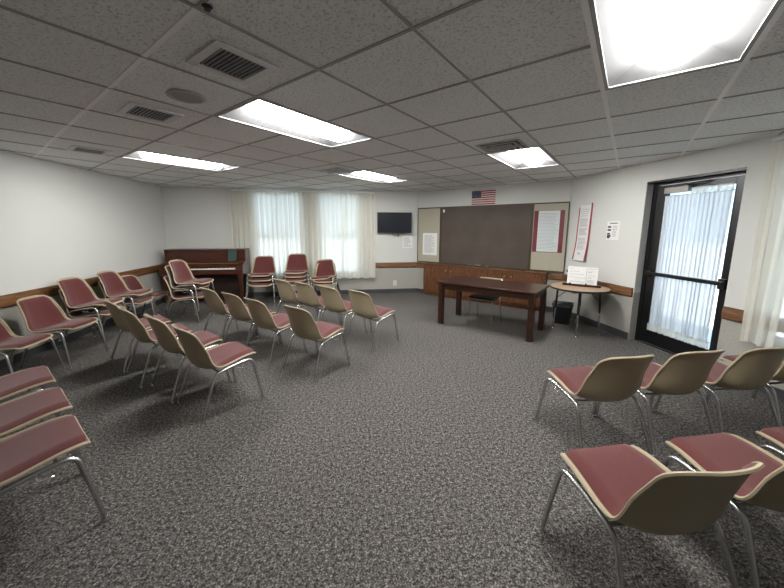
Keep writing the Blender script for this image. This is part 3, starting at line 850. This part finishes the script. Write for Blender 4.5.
# ------------------------------------------------------------------ round table, display board, bin
rt = thing('round_table', 'small round wood-topped table against the right wall', 'table', (3.46, 4.23, 0), 0)
RT = .69
bm = NB(); lathe(bm, [(.385, RT-.030), (.39, RT-.028), (.39, RT-.004), (.387, RT)], n=56); o = obj('tabletop', bm, M['tabletop'], rt, smooth=True)
bm = NB(); lathe(bm, [(.3903, RT-.027), (.3935, RT-.025), (.3935, RT-.005), (.3903, RT-.003)], n=56); obj('edge_band', bm, M['blk'], rt, smooth=True)
for x, y in ((-.235, .18), (-.20, -.265), (.205, -.20), (.235, .24)):
    bm = NB(); tube(bm, [(x*.95, y*.95, RT-.032), (x*.99, y*.99, .33)], .0155, 10); l = obj('leg', bm, M['blk'], rt, smooth=True)
    bm = NB(); tube(bm, [(x*.99, y*.99, .335), (x*1.03, y*1.03, .012)], .0115, 10); obj('leg_tip', bm, M['chrome'], l, smooth=True)
    bm = NB(); lathe(bm, [(.016, 0), (.018, .006), (.012, .014)], x*1.03, y*1.03, 12); obj('foot_glide', bm, M['glide'], l, smooth=True)
    bm = NB(); tube(bm, [(x*.4, y*.4, RT-.035), (x*.95, y*.95, RT-.19)], .005, 6); obj('brace', bm, M['blk'], l)
bm = NB(); box(bm, -.24, .24, -.20, .20, RT-.055, RT-.031); obj('apron', bm, M['blk'], rt)

BRZ = math.radians(-43)
wb = thing('display_board', 'small white sign board with handwritten lines on the round table', 'sign', (3.54, 4.29, RT), BRZ)
bm = NB(); box(bm, -.25, .25, -.05, .07, .0005, .022); box(bm, -.25, .25, -.062, -.05, .0005, .034); obj('base_tray', bm, M['desk'], wb, bevel=.003)
rot = Matrix.Rotation(math.radians(-10), 4, 'X')
def tilted(bm): bmesh.ops.transform(bm, matrix=Matrix.Translation((0, -.035, .028)) @ rot, verts=bm.verts); return bm
bm = NB(); box(bm, -.195, .195, 0, .006, 0, .265); obj('panel', tilted(bm), M['paper'], wb)
bm = NB(); box(bm, .052, .055, -.0008, -.0001, .015, .225)
rn = random.Random(12)
def scribble(bm, x0, x1, z, h, n):
    pts = []
    for k in range(n+1):
        pts.append((x0+(x1-x0)*k/n, -.0012, z+(h if k % 2 else -h)*rn.uniform(.3, 1)))
    tube(bm, pts, .0018, 4)
scribble(bm, -.175, -.13, .235, .005, 8)
for z, (a, b) in zip((.195, .15, .11, .095, .04), ((-.17, -.04), (-.17, .02), (-.17, -.11), (-.10, .045), (-.16, .0))): scribble(bm, a, b, z, .006, int((b-a)*150))
scribble(bm, .05, .18, .24, .006, 18)
for z in (.20, .185, .14, .105, .07, .055, .035): scribble(bm, .07, .12+rn.uniform(0, .05), z, .005, 10)
scribble(bm, .015, .03, .035, .009, 5)
obj('handwriting', tilted(bm), M['ink'], wb)
for x in (-.15, .06):
    bm = NB(); box(bm, x-.012, x+.012, -.048, -.030, .022, .045); obj('clip', bm, M['blk'], wb)
bm = NB(); box(bm, -.212, -.197, -.01, .006, .17, .21); obj('side_clip', tilted(bm), M['blk'], wb)

bn = thing('waste_bin', 'black waste bin with a grey bag under the round table', 'bin', (3.54, 4.66, 0), math.radians(-42))
def rrect(w, d, r, z, n=5):
    out = []
    for cx, cy, a0 in ((w-r, d-r, 0), (-w+r, d-r, 90), (-w+r, -d+r, 180), (w-r, -d+r, 270)):
        for k in range(n+1):
            a = math.radians(a0+90*k/n); out.append((cx+r*math.cos(a), cy+r*math.sin(a), z))
    return out
def loft(bm, loops, cap0=True, cap1=True):
    R_ = [[bm.verts.new(p) for p in l] for l in loops]; n = len(R_[0])
    for A, B in zip(R_, R_[1:]):
        for k in range(n): bm.faces.new((A[k], A[(k+1) % n], B[(k+1) % n], B[k]))
    if cap0: bm.faces.new(R_[0][::-1])
    if cap1: bm.faces.new(R_[-1])
bm = NB(); loft(bm, [rrect(.115, .085, .03, 0), rrect(.15, .115, .04, .33), rrect(.142, .107, .036, .33), rrect(.108, .078, .026, .012)], True, True)
obj('body', bm, M['blk'], bn, smooth=True)
bm = NB(); loft(bm, [rrect(.152, .117, .041, .29), rrect(.158, .122, .042, .335), rrect(.150, .114, .04, .347), rrect(.138, .102, .035, .33), rrect(.13, .095, .03, .20)], False, False)
obj('bin_bag', bm, M['bag'], bn, smooth=True)

# ------------------------------------------------------------------ piano
pn = thing('upright_piano', 'dark mahogany upright piano in the far left corner', 'piano', (-2.83, 7.31, 0), 0)
hw = .77
bm = NB(); box(bm, -hw+.03, hw-.03, -.24, 0, .05, 1.085); obj('case', bm, M['piano'], pn)
bm = NB(); box(bm, -hw, hw, -.31, .01, 1.086, 1.112); obj('lid', bm, M['piano'], pn, bevel=.005)
for s in (-1, 1):
    bm = NB(); a, b = sorted((s*hw, s*(hw-.028)))
    prism_pts = [(-.30, 1.085), (-.30, .86), (-.52, .80), (-.54, .62), (-.30, .60), (-.30, 0), (.005, 0), (.005, 1.085)]
    va = [bm.verts.new((a, y, z)) for y, z in prism_pts]; vb = [bm.verts.new((b, y, z)) for y, z in prism_pts]; n = len(va)
    bm.faces.new(va); bm.faces.new(vb[::-1])
    for i in range(n): bm.faces.new((va[i], vb[i], vb[(i+1) % n], va[(i+1) % n]))
    obj('side_panel', bm, M['piano'], pn, bevel=.003)
    bm = NB(); cx = s*(hw-.06)
    v = [bm.verts.new((cx+dx*w_, -.49+dy*w_, z)) for z, w_ in ((0, .022), (.62, .038)) for dx, dy in ((-1, -1), (1, -1), (1, 1), (-1, 1))]
    for f in ((0, 3, 2, 1), (4, 5, 6, 7), (0, 1, 5, 4), (1, 2, 6, 5), (2, 3, 7, 6), (3, 0, 4, 7)): bm.faces.new([v[i] for i in f])
    obj('leg', bm, M['piano'], pn)
bm = NB(); box(bm, -hw+.03, hw-.03, -.285, -.245, .86, 1.083); obj('music_panel', bm, M['piano'], pn, bevel=.003)
bm = NB(); box(bm, -hw+.03, hw-.03, -.35, -.286, .845, .862); obj('music_shelf', bm, M['piano'], pn, bevel=.003)
bm = NB(); box(bm, -hw+.03, hw-.03, -.52, -.245, .62, .715); obj('keybed', bm, M['piano'], pn, bevel=.004)
bm = NB(); box(bm, -hw+.03, hw-.03, -.36, -.33, .73, .84); obj('fallboard', bm, M['piano'], pn, bevel=.003)
bm = NB(); box(bm, -.60, .64, -.364, -.3605, .822, .834); obj('hinge_strip', bm, M['gold'], pn, bevel=0)
bm = NB(); kx0, kx1 = -.62, .62; nk = 52; kw = (kx1-kx0)/nk
for k in range(nk): box(bm, kx0+k*kw+.0006, kx0+(k+1)*kw-.0006, -.505, -.362, .716, .738)
obj('white_keys', bm, M['keysw'], pn)
bm = NB()
for k in range(nk-1):
    if (k+5) % 7 in (2, 6): continue
    x = kx0+(k+1)*kw; box(bm, x-.0055, x+.0055, -.455, -.363, .7385, .750)
obj('black_keys', bm, M['blk'], pn)
for s in (-1, 1):
    bm = NB(); a, b = sorted((s*(.625), s*(hw-.03))); box(bm, a, b, -.515, -.361, .716, .765); obj('key_block', bm, M['piano'], pn, bevel=.003)
bm = NB(); box(bm, -hw+.03, hw-.03, -.27, -.245, .12, .60); obj('lower_panel', bm, M['piano_in'], pn)
for x in (-.07, 0, .07):
    bm = NB(); box(bm, x-.012, x+.012, -.36, -.272, .05, .062); obj('pedal', bm, M['gold'], pn, bevel=.003)
bk = thing('hymn_book', 'teal green book standing on the piano music shelf', 'book', (-2.30, 7.015, .8645), 0)
rot = Matrix.Rotation(math.radians(-12), 4, 'X')
bm = NB(); box(bm, -.08, .08, -.018, -.015, 0, .225); box(bm, -.08, .08, -.002, .001, 0, .225); box(bm, -.083, -.080, -.018, .001, 0, .225)
bmesh.ops.transform(bm, matrix=Matrix.Translation((0, -.045, .003)) @ rot, verts=bm.verts); obj('cover', bm, M['green'], bk)
bm = NB(); box(bm, -.079, .075, -.0148, -.0022, .003, .222); bmesh.ops.transform(bm, matrix=Matrix.Translation((0, -.045, .003)) @ rot, verts=bm.verts); obj('pages', bm, M['paper'], bk)

# ------------------------------------------------------------------ outdoors
bm = NB(); box(bm, -40, 45, -30, 50, -.30, -.25)
struct(obj('trim_9', bm, M['ground']))
w = bpy.data.worlds.new('World'); scene.world = w; w.use_nodes = True
bg = w.node_tree.nodes['Background']; bg.inputs[0].default_value = (.62, .80, 1.0, 1); bg.inputs[1].default_value = 2.9
sun = bpy.data.lights.new('Sun', 'SUN'); sun.energy = 24; sun.angle = .02
so = bpy.data.objects.new('Sun', sun); C.objects.link(so); so.rotation_euler = (math.radians(-38), math.radians(-28), 0)
so.rotation_euler = Vector((.8, .12, -1.0)).to_track_quat('-Z', 'Y').to_euler()

# ------------------------------------------------------------------ camera
F, yaw, pitch, roll, CX, CY = 318.54, .14674, .15471, .00264, 392, 277.84
f = Vector((math.sin(yaw)*math.cos(pitch), math.cos(yaw)*math.cos(pitch), -math.sin(pitch)))
r = Vector((math.cos(yaw), -math.sin(yaw), 0)); u = r.cross(f)
r2 = r*math.cos(roll)+u*math.sin(roll); u2 = -r*math.sin(roll)+u*math.cos(roll)
cam = bpy.data.cameras.new('Camera'); co = bpy.data.objects.new('Camera', cam); C.objects.link(co)
co.matrix_world = Matrix(((r2.x, u2.x, -f.x, 0), (r2.y, u2.y, -f.y, 0), (r2.z, u2.z, -f.z, CAMZ), (0, 0, 0, 1)))
cam.sensor_width = 36; cam.lens = F/784*36; cam.shift_y = (CY-294)/784; cam.clip_start = .02
scene.camera = co
vs = scene.view_settings
vs.view_transform = 'Standard'; vs.look = 'None'; vs.gamma = 1; vs.use_curve_mapping = False; vs.exposure = 0.0
scene.cycles.max_bounces = 8; scene.cycles.diffuse_bounces = 5; scene.cycles.transparent_max_bounces = 12
